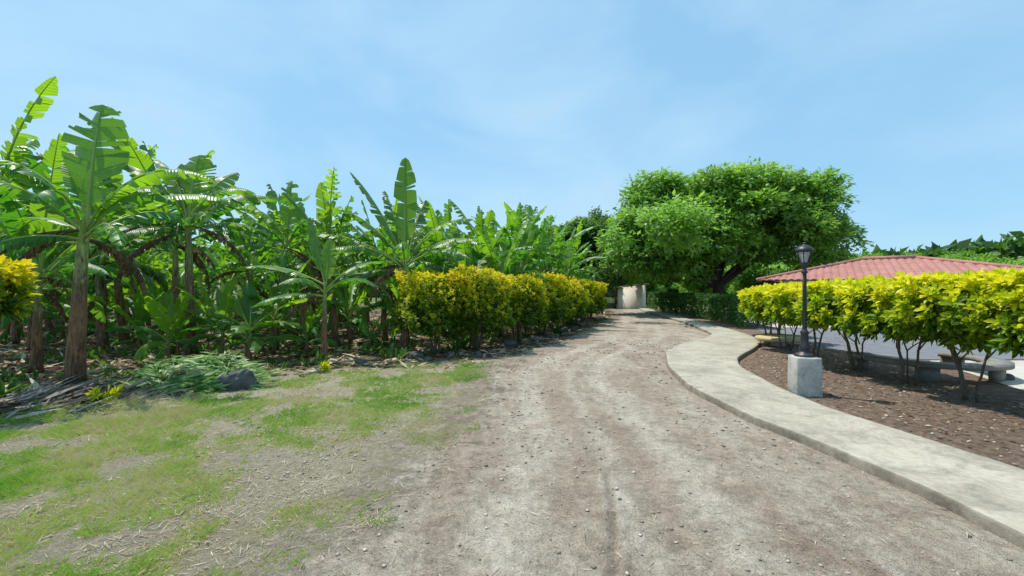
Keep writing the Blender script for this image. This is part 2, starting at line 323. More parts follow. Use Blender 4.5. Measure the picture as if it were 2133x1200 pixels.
# ---------------------------------------------------------------- pebbles, straw, grass, litter
def onground(x,y):
    road=(x>RL(y)+.2)&(x<PL(y))
    return np.where(road,hroad(x,y),hgt(x,y))
n=24000;py=1.9+13*R.rand(n)**1.5;px=RL(py)-4.5+R.rand(n)*(PL(py)-RL(py)+4.4)
k=R.rand(n)<.15+1.3*sstep(.45,.62,fbm(px*1.2+3,py*.8,4));k[:3000]=True;px,py=px[k],py[k];n=len(px);pz=onground(px,py)
px2=PR(py[:3000])+.1+R.rand(3000)*3.0;px[:3000]=px2;pz[:3000]=hgt(px2,py[:3000])
s=(.0025+.014*R.rand(n)**7)*(1+py/9)
oc=np.array([(1,0,0),(0,1,0),(-1,0,0),(0,-1,0),(0,0,.6),(0,0,-.5)],float)
V=(oc[None]*(1+.6*(R.rand(n,6,3)-.5)))*s[:,None,None]
a=R.rand(n)*6.28;V=np.stack([V[...,0]*np.cos(a)[:,None]-V[...,1]*np.sin(a)[:,None],V[...,0]*np.sin(a)[:,None]+V[...,1]*np.cos(a)[:,None],V[...,2]],-1)
V+=np.stack([px,py,pz+s*.2],1)[:,None]
f=np.array([(0,1,4),(1,2,4),(2,3,4),(3,0,4),(1,0,5),(2,1,5),(3,2,5),(0,3,5)])
F=(f[None]+np.arange(n)[:,None,None]*6).reshape(-1,3)
obj('gravel',mesh('gravel',V.reshape(-1,3),F,M_peb,tint=np.repeat(R.rand(n),6)),kind='stuff',label='loose small stones scattered over the dirt')
def kites(P,D,N,Ls,W,tint,fold=.15):
    S=nrm(np.cross(D,N));N=np.cross(S,D)
    Ls=Ls[:,None];W=W[:,None]
    V=np.stack([P,P+D*Ls*.45+S*W*.5+N*W*fold,P+D*Ls,P+D*Ls*.45-S*W*.5+N*W*fold],1).reshape(-1,3)
    F=np.arange(len(P)*4).reshape(-1,4)
    return V,F,np.repeat(tint,4)
def leaves6(P,D,N,Ls,W,tint,fold=.2,droop=.1,tipyel=0):
    S=nrm(np.cross(D,N));N=np.cross(S,D);Ls=Ls[:,None];W=W[:,None];Zd=np.array([0,0,-1.])
    V=np.stack([P,P+D*Ls*.3+S*W*.42+N*W*fold,P+D*Ls*.72+S*W*.5+N*W*fold+Zd*droop*Ls*.45,P+D*Ls+Zd*droop*Ls,
       P+D*Ls*.72-S*W*.5+N*W*fold+Zd*droop*Ls*.45,P+D*Ls*.3-S*W*.42+N*W*fold],1).reshape(-1,3)
    b=np.arange(len(P))[:,None]*6;F=np.concatenate([b+np.array([0,1,2,3]),b+np.array([0,3,4,5])])
    t=np.stack([tint-.12,tint,tint+tipyel,tint+tipyel,tint+tipyel,tint],1).ravel()
    return V,F,np.clip(t,0,1)
def flat_scatter(px,py,pz,Lr,Wr,tint,tilt=.25):
    n=len(px);a=R.rand(n)*6.28
    D=nrm(np.stack([np.cos(a),np.sin(a),tilt*(R.rand(n)-.3)],1));N=nrm(np.stack([tilt*(R.rand(n)-.5)*2,tilt*(R.rand(n)-.5)*2,np.ones(n)],1))
    return kites(np.stack([px,py,pz+.006],1),D,N,Lr,Wr,tint,.1)
n=80000;py=1.9+9*R.rand(n)**1.4;px=-9+R.rand(n)*13.0;k=(px<PL(py)-.05);k&=R.rand(n)<np.where(px>RL(py)+.5,.08,.2+1.3*sstep(.4,.6,fbm(px*1.5+7,py*1.5+3,4)));px,py=px[k],py[k];n=len(px)
V,F,t=flat_scatter(px,py,onground(px,py),.02+.12*R.rand(n)**2,.003+.006*R.rand(n),.55+.45*R.rand(n),.5)
obj('straw',mesh('straw',V,F,M_litter,tint=t),kind='stuff',label='pale dry straw and cut grass bits on the earth')
nt_=62000;tx=-9.5+R.rand(nt_)*10.4;ty=1.9+R.rand(nt_)**1.25*9;g=grassd(tx,ty);k=R.rand(nt_)<g**1.2*.42+.014*(tx<RL(ty)+.3);tx,ty,g=tx[k],ty[k],g[k]
nb=18;n=len(tx)*nb;px=np.repeat(tx,nb)+np.repeat(.012+.05*R.rand(len(tx)),nb)*R.randn(n);py=np.repeat(ty,nb)+.035*R.randn(n)
th_=np.repeat((.35+1.2*R.rand(len(tx))**2.5)*(1+.8*sstep(-3.5,-5.5,tx)),nb)
a=np.arctan2(py-np.repeat(ty,nb),px-np.repeat(tx,nb))+R.randn(n)*.6;tl=.3+1.0*R.rand(n);D=nrm(np.stack([np.cos(a)*tl,np.sin(a)*tl,np.full(n,.6)],1))
Lb=(.03+.07*R.rand(n))*th_;dry=fbm(px*1.3+40,py*1.3,5);tt=np.repeat(R.rand(len(tx)),nb)
V,F,t=kites(np.stack([px,py,onground(px,py)-.003],1),D,np.stack([-np.sin(a),np.cos(a),0*a],1),Lb,.005+.005*R.rand(n),np.clip((dry-.40)*2.4+.6*(tt-.3)+.3*(R.rand(n)-.3),0,1),0)
obj('grass',mesh('grass',V,F,M_grass,tint=t),kind='stuff',label='sparse low green and drying grass tufts')
n=36000;py=6+26*R.rand(n)**1.6;px=-26+R.rand(n)*34;k=(py>front(px)-.3+1.4*(R.rand(n)-.5))&(px<RL(py)-.2);px,py=px[k],py[k];n=len(px)
V,F,t=flat_scatter(px,py,hgt(px,py)+.01,.08+.45*R.rand(n)**2,.03+.09*R.rand(n),R.rand(n)**.8,.45)
ny_=3500;qy=3+13*R.rand(ny_);qx=PR(qy)+.1+3.2*R.rand(ny_);V2,F2,t2=flat_scatter(qx,qy,hgt(qx,qy),.03+.06*R.rand(ny_),.015+.03*R.rand(ny_),R.rand(ny_)*.8,.4)
obj('leaf_litter',mesh('leaf_litter',np.vstack([V,V2]),np.vstack([F,F2+len(V)]),M_litter,tint=np.concatenate([t,t2])),kind='stuff',label='brown and straw coloured fallen leaves on the soil')
n=380;wy=7+17*R.rand(n)**1.2;wx=-18+R.rand(n)*21;k=(wy>front(wx)+.2)&(wx<RL(wy)-.9);wx,wy=wx[k],wy[k];n=len(wx)
q=14;P=np.repeat(np.stack([wx,wy,hgt(wx,wy)],1),q,0);P[:,:2]+=.14*R.randn(n*q,2);a=R.rand(n*q)*6.28;tl=R.rand(n*q)*1.2
sz=np.repeat(.5+.9*R.rand(n)**2,q)
D=nrm(np.stack([np.cos(a)*tl,np.sin(a)*tl,np.full(n*q,.8)],1));N=nrm(np.stack([-np.cos(a)*.8,-np.sin(a)*.8,tl],1))
V,F,t=leaves6(P,D,N,(.12+.3*R.rand(n*q))*sz,(.03+.07*R.rand(n*q))*sz,.1+.6*R.rand(n*q))
obj('weeds',mesh('weeds',V,F,M_weed,tint=t),kind='stuff',label='low green weeds growing between the banana plants')
# ---------------------------------------------------------------- banana plants
def banana_leaf(A,rng,base,az,e0,Ln,W,droop,roll=0.,tear=.5,fold=.15,mi=0,pet=.16,tw=0.,tint=0.):
    n=40;s=np.linspace(0,1,n);e=e0-droop*s**1.5;azs=az+tw*s
    D=np.stack([np.cos(e)*np.cos(azs),np.cos(e)*np.sin(azs),np.sin(e)],1)
    P=np.array(base)+np.concatenate([np.zeros((1,3)),np.cumsum(D[:-1]*Ln/(n-1),0)])
    S0=np.stack([-np.sin(azs),np.cos(azs),0*azs],1);N0=np.cross(D,S0)
    rl=(roll+.25*np.sin(s*4+rng.rand()*6))[:,None]
    S=S0*np.cos(rl)+N0*np.sin(rl);N=np.cross(D,S)
    q=np.clip((s-pet)/(1-pet),0,1);w=W/2*np.clip(np.sin(np.pi*q**.8),0,1)**.5
    i0=int(pet*n)
    for sd in(-1,1):
        i=i0
        while i<n-1:
            kk=1+int(rng.rand()*(1.3+8*(1-tear)**1.3));j=min(i+kk,n-1)
            hang=fold+rng.rand()**1.6*tear*1.5;lean=.25+.4*rng.rand()*(.4+tear);cut=tear*.5*rng.rand();lenf=1-.3*tear*rng.rand()
            if tear>.5 and rng.rand()<.09*tear and mi==0: i=j;continue
            T=np.array([0,.3,.65,1.]);ids=np.linspace(i,j,j-i+1);cen=(i+j)/2
            VV=[];UU=[];ii=ids.astype(int);wt=np.maximum(w[ii],.01)*lenf;pr=0
            for t in T:
                idd=cen+(ids-cen)*(1-cut*t**2)
                Pm=np.stack([np.interp(idd,np.arange(n),P[:,c]) for c in range(3)],1)
                h=hang*(.3+1.0*t)
                if t>0: pr=pr+(wt*.333)[:,None]*(sd*S[ii]*math.cos(h)-N[ii]*math.sin(h)+D[ii]*lean)
                VV.append(Pm+pr);UU.append(np.stack([idd/n,np.full(len(ii),t)],1))
            m=len(ids);V=np.concatenate(VV);U=np.concatenate(UU)
            F=[(a*m+b,a*m+b+1,(a+1)*m+b+1,(a+1)*m+b) for a in range(3) for b in range(m-1)]
            A.add(V,F,mi,U,tint);i=j
    V,F,_=tube(P+N*-.012,np.linspace(.032,.005,n)*(W/.65)**.5,5,False);A.add(V,F,1 if mi==0 else 2,None,tint)
def banana(seed,th,leaves=None,n=10,tr=.13,LL=2.3,W=.62,dead=3,tear=.55,azoff=0,extra_low=0):
    rng=np.random.RandomState(seed);A=Acc()
    lean=np.array([rng.randn()*.06,rng.randn()*.06])
    k=12;z=np.linspace(-.05,th,k);P=np.stack([lean[0]*z,lean[1]*z,z],1);top=P[-1]
    r=np.interp(z/th,[0,.1,.5,1],[tr*1.25,tr*1.0,tr*.8,tr*.5])
    T=Acc();V,F,uv=tube(P,r,14,True,.12,rng);T.add(V,F,0,uv)
    for i in range(5):
        a=rng.rand()*6.28;z0=rng.rand()*.6*th;z1=z0+th*(.15+.25*rng.rand());zz=np.linspace(z0,min(z1,th*.95),6);rr=np.interp(zz,z,r)*.98
        aa=a+np.linspace(0,.5,6);V,F,uv=tube(np.stack([lean[0]*zz+rr*np.cos(aa),lean[1]*zz+rr*np.sin(aa),zz],1),np.linspace(.018,.005,6),4,True,.2,rng)
        uv[:,1]=np.clip(zz.mean()/th,0,1);T.add(V,F,0,uv)
    if leaves is None:
        leaves=[]
        for i in range(n):
            f=i/(n-1);az=azoff+i*2.4+rng.randn()*.3;yng=f<.3
            e0=math.radians((80 if yng else 84)-54*f**1.0+rng.randn()*8);dr=math.radians(10+112*f**.85+rng.randn()*(10 if yng else 14))
            leaves.append((az,e0,LL*(.85+.3*math.sin(math.pi*min(1,f+.25)))*(.75+.45*rng.rand()),W*(1.1 if yng else 1.0)*(.8+.35*rng.rand()),max(dr,.08),rng.randn()*.35,.05+.4*f+rng.rand()*.15))
        for i in range(extra_low):
            leaves.append((rng.rand()*6.28,math.radians(5+20*rng.rand()),LL*.85,W*.9,math.radians(75+15*rng.rand()),0,.5))
    nl=len(leaves)
    for i,(az,e0,Ln,w,dr,roll,fold) in enumerate(leaves):
        off=np.array([math.cos(az),math.sin(az),0])*tr*.3;f=i/nl
        banana_leaf(A,rng,top+off-np.array([0,0,.4*i/nl]),az,e0,Ln,w,dr,roll,min(.95,tear*((.5 if f<.2 else .75)+.6*rng.rand())),fold,0,.11+.05*rng.rand(),rng.randn()*.25,tint=(.3+.6*rng.rand()) if f<.3 else rng.rand()**2.5*.5)
    for i in range(dead):
        az=rng.rand()*6.28
        banana_leaf(A,rng,top+np.array([math.cos(az),math.sin(az),0])*tr*.5-np.array([0,0,.1+.35*rng.rand()]),az,math.radians(10-40*rng.rand()),th*(.35+.35*rng.rand()),.35,math.radians(80),0,.9,1.1,2,.1)
    return T.mesh('banana_trunk',[M_bstem],True),A.mesh('banana_crown',[M_bleaf,M_rib,M_dead],False)
def place_banana(ms,x,y,rot=0,s=1,label='banana plant with torn green leaves in dark plantation',grp='banana plants in the plantation'):
    e=bpy.data.objects.new('banana_plant',None);link(e);e.location=(x,y,float(hgt(np.array(x),np.array(y))));e.rotation_euler=(0,0,rot);e.scale=(s,s,s)
    e['label']=label;e['category']='banana plant';e['group']=grp
    obj('trunk',ms[0],e);obj('crown',ms[1],e);return e
d=math.radians
A_l=[(d(88),d(86),2.35,1.15,d(10),0,.08),(d(140),d(72),2.4,.62,d(55),.3,.2),(d(190),d(60),2.4,.62,d(80),0,.3),(d(350),d(52),2.8,.52,d(85),0,.4),(d(15),d(38),2.7,.52,d(65),0,.4),
 (d(230),d(50),2.2,.55,d(85),0,.4),(d(300),d(45),1.9,.55,d(95),0,.4),(d(165),d(25),2.4,.55,d(65),0,.4),(d(205),d(75),2.0,.65,d(80),0,.3),(d(330),d(15),2.2,.5,d(60),0,.5),(d(60),d(45),2.2,.6,d(80),0,.3),(d(250),d(5),1.5,.5,d(65),0,.5),(d(100),d(60),2.3,.6,d(80),0,.3),(d(0),d(65),2.1,.55,d(110),0,.5),(d(180),d(5),2.2,.55,d(60),0,.5)]
place_banana(banana(1,3.0,A_l,tr=.14,dead=4,tear=.66),-8.15,8.0,label='tall banana plant with brown trunk and upright leaf')
B_l=[(d(88),d(86),1.8,1.05,d(18),0,.1),(d(160),d(75),2.3,.6,d(60),0,.3),(d(30),d(50),2.3,.6,d(75),0,.4),(d(350),d(60),2.1,.55,d(95),0,.5),(d(200),d(70),2.3,.6,d(70),0,.4),(d(280),d(55),1.9,.6,d(100),0,.4),(d(120),d(40),2.2,.6,d(80),0,.4),(d(320),d(25),2.2,.6,d(80),0,.5),(d(225),d(25),2.,.6,d(75),0,.5),(d(0),d(20),2.2,.55,d(70),0,.5),(d(180),d(30),2.2,.55,d(90),0,.5),(d(255),d(10),1.8,.55,d(70),0,.5),(d(140),d(82),2.2,.5,d(40),0,.2)]
place_banana(banana(2,3.55,B_l,tr=.12,tear=.68),-8.2,11.0,label='tall banana plant with broad sunlit upright leaf')
place_banana(banana(3,3.2,[(d(95),d(84),1.9,.75,d(15),.2,.15),(d(170),d(65),2.,.55,d(80),0,.4),(d(20),d(55),2.,.55,d(80),0,.4),(d(330),d(50),2.,.55,d(90),0,.4),(d(220),d(50),2.,.55,d(90),0,.4),(d(270),d(35),1.8,.55,d(80),0,.4),(d(0),d(30),2.,.55,d(80),0,.4),(d(130),d(30),2,.55,d(60),0,.4),(d(190),d(20),2,.55,d(70),0,.5),(d(300),d(10),1.8,.55,d(70),0,.5)],tr=.11,tear=.7),-7.0,12.6,label='banana plant with narrow upright central leaf')
place_banana(banana(4,.85,[(d(150),d(52),1.75,.42,d(22),0,.08),(d(185),d(32),1.6,.40,d(40),0,.1),(d(20),d(46),1.6,.40,d(45),0,.1),(d(350),d(28),1.5,.42,d(65),0,.15),(d(60),d(60),1.5,.42,d(30),0,.1),(d(110),d(70),1.5,.40,d(20),0,.1),(d(225),d(30),1.4,.40,d(60),0,.15),(d(290),d(35),1.3,.40,d(70),0,.15),(d(170),d(8),1.6,.38,d(25),0,.1),(d(320),d(10),1.3,.38,d(50),0,.1),(d(5),d(8),1.5,.38,d(35),0,.1),(d(200),d(50),1.5,.40,d(50),0,.1),(d(255),d(5),1.2,.38,d(45),0,.1)],tr=.08,dead=1,tear=.25),-6.5,10.6,label='short young banana plant with spreading intact leaves')
place_banana(banana(5,1.95,[(d(150),d(70),1.8,.40,d(10),.3,.05),(d(185),d(28),2.3,.46,d(50),0,.2),(d(80),d(84),1.2,.42,d(10),0,.05),(d(20),d(50),1.6,.42,d(60),0,.2),(d(350),d(35),1.5,.42,d(80),0,.3),(d(260),d(40),1.4,.42,d(80),0,.3),(d(210),d(10),1.6,.42,d(50),0,.3)],tr=.075,dead=2,tear=.4),-4.6,10.5,label='slender young banana plant with straight brown trunk')
place_banana(banana(6,2.6,[(d(105),d(84),3.15,.74,d(6),.0,.06),(d(165),d(66),3.2,.62,d(22),.3,.2),(d(160),d(50),3.3,.62,d(45),.2,.3),(d(185),d(30),3.1,.58,d(35),0,.4),(d(30),d(62),2.6,.6,d(70),0,.4),(d(5),d(42),2.6,.58,d(75),0,.4),(d(340),d(30),2.4,.58,d(70),0,.4),(d(280),d(45),2.1,.6,d(90),0,.4),(d(225),d(35),2.5,.6,d(75),0,.4),(d(60),d(76),2.4,.66,d(25),.0,.2),(d(150),d(10),2.4,.55,d(50),0,.5),(d(200),d(5),2.4,.55,d(55),0,.5),(d(85),d(60),2.6,.62,d(60),.2,.3),(d(130),d(74),3.0,.6,d(30),.2,.2)],tr=.12,dead=4,tear=.6),-3.05,12.3,label='large banana plant with long upright leaf above hedge')
var=[banana(20+i,2.15+.22*(i%4),n=13+i%2,LL=2.4+.14*(i%4),W=.56+.05*(i%3),tr=.095+.008*(i%3),dead=4+i%3,tear=.64+.08*(i%4),extra_low=1) for i in range(10)]
young=[banana(40+i,.6+.28*i,n=10,LL=1.5+.15*i,W=.44,tr=.065,dead=1,tear=.35+.1*i,extra_low=1) for i in range(4)]
taken=[(-8.15,8),(-8.2,11),(-7,12.6),(-6.5,10.6),(-4.6,10.5),(-3.05,12.3)]
cnt=0
extra=[(-10.2,9.2,1.0),(-11.5,7.2,1.0),(-5.4,13.2,.98),(-9.8,12.5,1.18),(-1.6,14.6,.9),(-.4,15.9,.88),(.6,17.6,.93),(1.4,19.6,.95),(2.2,21.6,1.02),(3.0,24,1.02),(-4.3,14.6,.95),(-2.6,15.9,1.),(-1.2,16.8,1.),(0,19,1.05)]
for x,y,s in extra:
    place_banana(var[cnt%10],x,y,R.rand()*6.28,s);taken.append((x,y));cnt+=1
yy=8.
while yy<44:
    xx=-1.35*yy-3
    while xx<12:
        x=xx+R.randn()*.45;y=yy+R.randn()*.45;xx+=2.2
        if y<front(np.array(x))+2.8 or x>RL(np.array(y))-2.4 or x<-1.32*y-1: continue
        if min(math.hypot(x-a,y-b) for a,b in taken)<1.5: continue
        if cnt>200: continue
        if y>28 and R.rand()<.3: continue
        place_banana(var[R.randint(10)],x,y,R.rand()*6.28,(.78+.5*R.rand()**1.3)*(1 if x<-2 else .97));taken.append((x,y));cnt+=1
    yy+=2.0 if yy<20 else 3.2
cy=0;tries=0
while cy<44 and tries<4000:
    tries+=1
    y=10+13*R.rand();x=-1.2*y+R.rand()*(1.2*y+3)
    if y<front(np.array(x))+3.2 or x>RL(np.array(y))-2.6: continue
    if min(math.hypot(x-a,y-b) for a,b in taken)<.7: continue
    place_banana(young[R.randint(4)],x,y,R.rand()*6.28,.7+.45*R.rand(),'young banana sucker with green leaves under taller plants','young banana suckers in the plantation');taken.append((x,y));cy+=1
# ---------------------------------------------------------------- croton shrubs
def croton(seed,rx,ry,z0,z1,mat,nros=420,LL=.13,WW=.04,m=9,ybias=0.,stems=5,lumps=.22,trunk_r=.03,cap=.06,pw=.78):
    rng=np.random.RandomState(seed)
    n=nros;d_=nrm(rng.randn(n,3)*np.array([1,1,.9]));
    p=np.sign(d_)*np.abs(d_)**pw;p=p/np.maximum(np.abs(p).max(1,keepdims=True)**.5*np.linalg.norm(p,axis=1,keepdims=True)**.5,1e-6)
    ph=rng.rand(6)*6.28
    lump=1+lumps*(np.sin(3.1*d_[:,0]+ph[0]+2*d_[:,2])*np.sin(3.7*d_[:,1]+ph[1])+.5*np.sin(7*d_[:,2]+ph[2]+4*d_[:,0]))
    rad=np.where(rng.rand(n)<.72,.84+.16*rng.rand(n),.45+.4*rng.rand(n))*lump
    zc=(z0+z1)/2;rz=(z1-z0)/2
    P=p*rad[:,None]*np.array([rx,ry,rz])+np.array([0,0,zc])
    zcap=z1-LL*.4+cap*np.sin(P[:,0]*6+ph[3])*np.sin(P[:,1]*5+ph[4])
    zfl=z0+.12*np.sin(P[:,0]*5+ph[5])*np.sin(P[:,1]*4+ph[4])-.06
    P[:,2]=np.where(P[:,2]<zfl,zfl+.12*rng.rand(n),P[:,2]);P[:,2]=np.where(P[:,2]>zcap,zcap-LL*(rng.rand(n)),P[:,2])
    Ax=nrm(d_*np.array([1,1,.6])+np.array([0,0,.75])+.35*rng.randn(n,3))
    P=np.repeat(P,m,0);AX=np.repeat(Ax,m,0);a=np.tile(np.arange(m)*2.4,n)+np.repeat(rng.rand(n)*6.28,m)
    t1=nrm(np.cross(AX,np.array([.3,.2,1])));t2=np.cross(AX,t1);rd=t1*np.cos(a)[:,None]+t2*np.sin(a)[:,None]
    tilt=np.tile(np.linspace(.4,1.45,m),n)+.25*rng.randn(n*m)
    D=nrm(AX*np.cos(tilt)[:,None]+rd*np.sin(tilt)[:,None]);N=nrm(AX*np.sin(tilt)[:,None]-rd*np.cos(tilt)[:,None]+1e-4)
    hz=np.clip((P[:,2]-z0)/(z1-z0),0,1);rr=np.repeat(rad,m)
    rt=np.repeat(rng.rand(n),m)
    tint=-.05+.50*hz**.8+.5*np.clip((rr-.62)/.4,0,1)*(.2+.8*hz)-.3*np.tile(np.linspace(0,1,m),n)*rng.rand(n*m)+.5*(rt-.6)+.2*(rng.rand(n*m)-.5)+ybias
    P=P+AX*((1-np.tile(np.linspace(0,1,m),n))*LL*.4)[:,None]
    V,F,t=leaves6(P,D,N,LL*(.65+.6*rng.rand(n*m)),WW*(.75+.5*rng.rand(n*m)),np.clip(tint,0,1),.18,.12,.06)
    S=Acc()
    for i in range(stems):
        a=i*6.28/stems+rng.rand();b=np.array([math.cos(a)*(.04+.12*rng.rand()),math.sin(a)*.1,-.05])
        tip=np.array([math.cos(a)*rx*.7*rng.rand()**.5,math.sin(a)*ry*.7,zc+.1])
        k=np.linspace(0,1,8)[:,None];Pp=b+(tip-b)*k**1.6*np.array([1,1,0])+(tip-b)*k*np.array([0,0,1])+np.concatenate([np.zeros((1,3)),np.cumsum(rng.randn(7,3)*.022,0)])
        V2,F2,uv=tube(Pp,np.linspace(trunk_r,trunk_r*.35,8)*(.6+.7*rng.rand()),6,True,.25,rng);S.add(V2,F2,0,uv)
        for q in range(3):
            st=Pp[3+q%4];an=rng.rand()*6.28;e=st+np.array([math.cos(an)*rx*.4,math.sin(an)*ry*.4,.25+.35*rng.rand()])
            kk=np.linspace(0,1,4)[:,None];V2,F2,uv=tube(st+(e-st)*kk+rng.randn(4,3)*.015,np.linspace(trunk_r*.45,.005,4),5,True,0,rng);S.add(V2,F2,0,uv)
    return S.mesh('croton_stem',[M_stem],True),mesh('croton_foliage',V,F,mat,tint=t)
def place_croton(ms,x,y,rot,label,grp,s=(1,1,1)):
    e=bpy.data.objects.new('croton_shrub',None);link(e);e.location=(x,y,float(hgt(np.array(x),np.array(y))));e.rotation_euler=(0,0,rot);e.scale=s
    e['label']=label;e['category']='shrub'
    if grp:e['group']=grp
    obj('stem',ms[0],e);obj('foliage',ms[1],e)
gl='croton shrubs in hedge along the dirt road'
LH=[(-2.1,11.7,.95,.85,.5,2.22),(-1.0,12.4,.98,.85,.55,2.34),(.15,14.0,.90,.82,.6,2.2),(1.15,16.2,1.0,.88,.5,2.3),(2.1,18.5,.95,.92,.5,2.14),(3.0,20.9,1.12,.98,.5,2.28),(3.9,23.3,1.05,1.0,.5,2.12),(4.55,25.2,.85,.85,.5,2.16)]
for i,(x,y,rx,ry,z0,z1) in enumerate(LH):
    big=i<3
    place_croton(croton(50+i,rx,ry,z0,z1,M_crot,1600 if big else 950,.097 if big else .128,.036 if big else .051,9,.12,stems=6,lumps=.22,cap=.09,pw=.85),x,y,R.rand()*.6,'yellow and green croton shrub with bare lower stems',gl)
gr='lime yellow croton shrubs along the concrete path'
RH=[(9.3,15.6,.75,.75,.75,1.68),(8.4,13.7,.8,.8,.8,1.71),(7.7,12.0,.9,.8,.82,1.75),(7.35,10.4,.92,.88,.85,1.81),(7.2,9.0,.85,.86,.86,1.86),(7.2,7.8,.82,.84,.86,1.91),(7.1,6.65,.8,.8,.86,1.93),(7.3,5.5,.78,.78,.86,1.93)]
for i,(x,y,rx,ry,z0,z1) in enumerate(RH):
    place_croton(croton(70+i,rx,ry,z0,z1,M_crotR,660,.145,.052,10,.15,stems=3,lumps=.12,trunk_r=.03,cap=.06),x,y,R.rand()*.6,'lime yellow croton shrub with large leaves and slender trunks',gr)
place_croton(croton(90,.38,.45,1.4,2.2,M_crot,260,.17,.055,9,.15),-7.5,5.95,0,'golden yellow croton shrub beside the banana plants',None)
smc=croton(95,.13,.13,.03,.2,M_crotR,16,.13,.035,8,.4,1,trunk_r=.01)
place_croton(smc,-6.35,6.7,0,'small bright yellow croton seedling on dry grass','small croton seedlings',(.9,.9,1))
place_croton(smc,-4.0,9.2,1,'tiny lime croton seedling on bare earth','small croton seedlings',(.6,.6,.9))
def hedge(name,pts,w,h,n,mat,label,lf=.1):
    pts=np.array(pts,float);seg=np.linalg.norm(np.diff(pts,axis=0),axis=1);cum=np.concatenate([[0],np.cumsum(seg)])
    t=R.rand(n)*cum[-1];x=np.interp(t,cum,pts[:,0]);y=np.interp(t,cum,pts[:,1])
    dx=np.interp(t+.01,cum,pts[:,0])-np.interp(t-.01,cum,pts[:,0]);dy=np.interp(t+.01,cum,pts[:,1])-np.interp(t-.01,cum,pts[:,1]);l_=np.hypot(dx,dy)+1e-9
    nx_,ny__=-dy/l_,dx/l_
    side=R.rand(n);u=np.where(side<.4,(R.rand(n)*2-1),np.sign(R.rand(n)-.5)*(1-.25*R.rand(n)**2));z=np.where(side<.4,h*(1-.12*R.rand(n)**2),h*(.12+.88*R.rand(n)))
    lum=1+.12*np.sin(t*2.3)+.08*np.sin(t*5.1+z*3)
    P=np.stack([x+nx_*u*w/2*lum,y+ny__*u*w/2*lum,z*(1+.05*np.sin(t*1.7)+.04*np.sin(t*4.4))],1)
    D=nrm(R.randn(n,3)+np.array([0,0,.4]));N=nrm(R.randn(n,3)+np.array([0,0,1]))
    V,F,tt=kites(P,D,N,lf*(.7+.6*R.rand(n)),lf*.5*(.7+.6*R.rand(n)),R.rand(n))
    return obj(name,mesh(name,V,F,mat,tint=tt),label=label,cat='hedge')
hedge('clipped_hedge',[(11.9,36),(11.1,30),(11.0,25),(10.9,21),(10.3,18)],1.0,1.35,26000,M_hedge,'low dark green clipped hedge beside the footpath',.12)
# ---------------------------------------------------------------- trees
def treemesh(seed,ells,trunk_h,tr,nleaf,lf,mat,clump=1.3,nclump=90,nlimb=22,flat=.8):
    rng=np.random.RandomState(seed);S=Acc()
    vol=np.array([e[3]*e[5] for e in ells]);pr=vol/vol.sum()
    C=[];CR=[]
    for i in range(nclump):
        e=ells[rng.choice(len(ells),p=pr)];d_=nrm(rng.randn(3));d_[2]=abs(d_[2])*1.0 if rng.rand()<.6 else d_[2]*.8;d_=nrm(d_)
        k=.62+.36*rng.rand();C.append([e[0]+d_[0]*e[3]*k,e[1]+d_[1]*e[4]*k,e[2]+d_[2]*e[5]*k]);CR.append(clump*(.45+.9*rng.rand()))
    C=np.array(C);CR=np.array(CR)
    m=9;ns=nleaf//m
    ci=rng.choice(nclump,ns,p=CR**2/(CR**2).sum());d_=nrm(rng.randn(ns,3));flip=rng.rand(ns)<.5;d_[:,2]=np.where(flip,np.abs(d_[:,2]),d_[:,2])
    rad=CR[ci]*(.5+.6*rng.rand(ns)**.7);P=C[ci]+d_*rad[:,None]*np.array([1.15,1.15,flat])
    st=rng.rand(ns);ct=rng.rand(nclump)[ci]
    P=np.repeat(P,m,0)+rng.randn(ns*m,3)*lf*.45;dd=np.repeat(d_,m,0)
    D=nrm(dd*.5+np.array([0,0,-.35])+.75*rng.randn(ns*m,3)*np.array([1,1,.5]));N=nrm(dd*.6+np.array([0,-.15,.9])+.45*rng.randn(ns*m,3))
    tint=np.clip(.45+.4*(np.repeat(ct,m)-.5)+.3*(dd[:,2])*.8+.35*(np.repeat(st,m)-.5)+.25*(rng.rand(ns*m)-.5),0,1)  # upward term paints clump tops lighter, as if sunlit
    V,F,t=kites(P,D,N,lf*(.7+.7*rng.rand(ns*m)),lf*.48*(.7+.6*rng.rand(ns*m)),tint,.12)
    cr=mesh('tree_crown',V,F,mat,tint=t)
    k=8;z=np.linspace(-.1,trunk_h,k)
    V2,F2,uv=tube(np.stack([.12*np.sin(z*1.1),.1*np.cos(z),z],1),np.interp(z/trunk_h,[0,.15,1],[tr*1.5,tr,tr*.8]),12,True,.15,rng);S.add(V2,F2,0,uv)
    for i in rng.permutation(nclump)[:nlimb]:
        e=C[i];k=np.linspace(0,1,7)[:,None];mid=np.array([0,0,trunk_h*.8]);P2=mid+(e-mid)*k+np.array([0,0,1])*np.sin(k*3.14)*(.5)+rng.randn(7,3)*.12*np.sin(k*3.14)
        V2,F2,uv=tube(P2,np.linspace(tr*.38,.03,7),7,True,.1,rng);S.add(V2,F2,0,uv)
    return S.mesh('tree_trunk',[M_bark],True),cr
def place_tree(name,ms,x,y,rot,s,label,grp=None):
    e=bpy.data.objects.new(name,None);link(e);e.location=(x,y,0);e.rotation_euler=(0,0,rot);e.scale=(s,s,s);e['label']=label;e['category']='tree'
    if grp:e['group']=grp
    obj('trunk',ms[0],e);obj('crown',ms[1],e);return e
m_=30/895.
def E(px,py,rx,rz,dy=0,ry=None): return ((px-1495)*m_,dy,1.8+(600-py)*m_,rx*m_,(ry or 4.2),rz*m_)
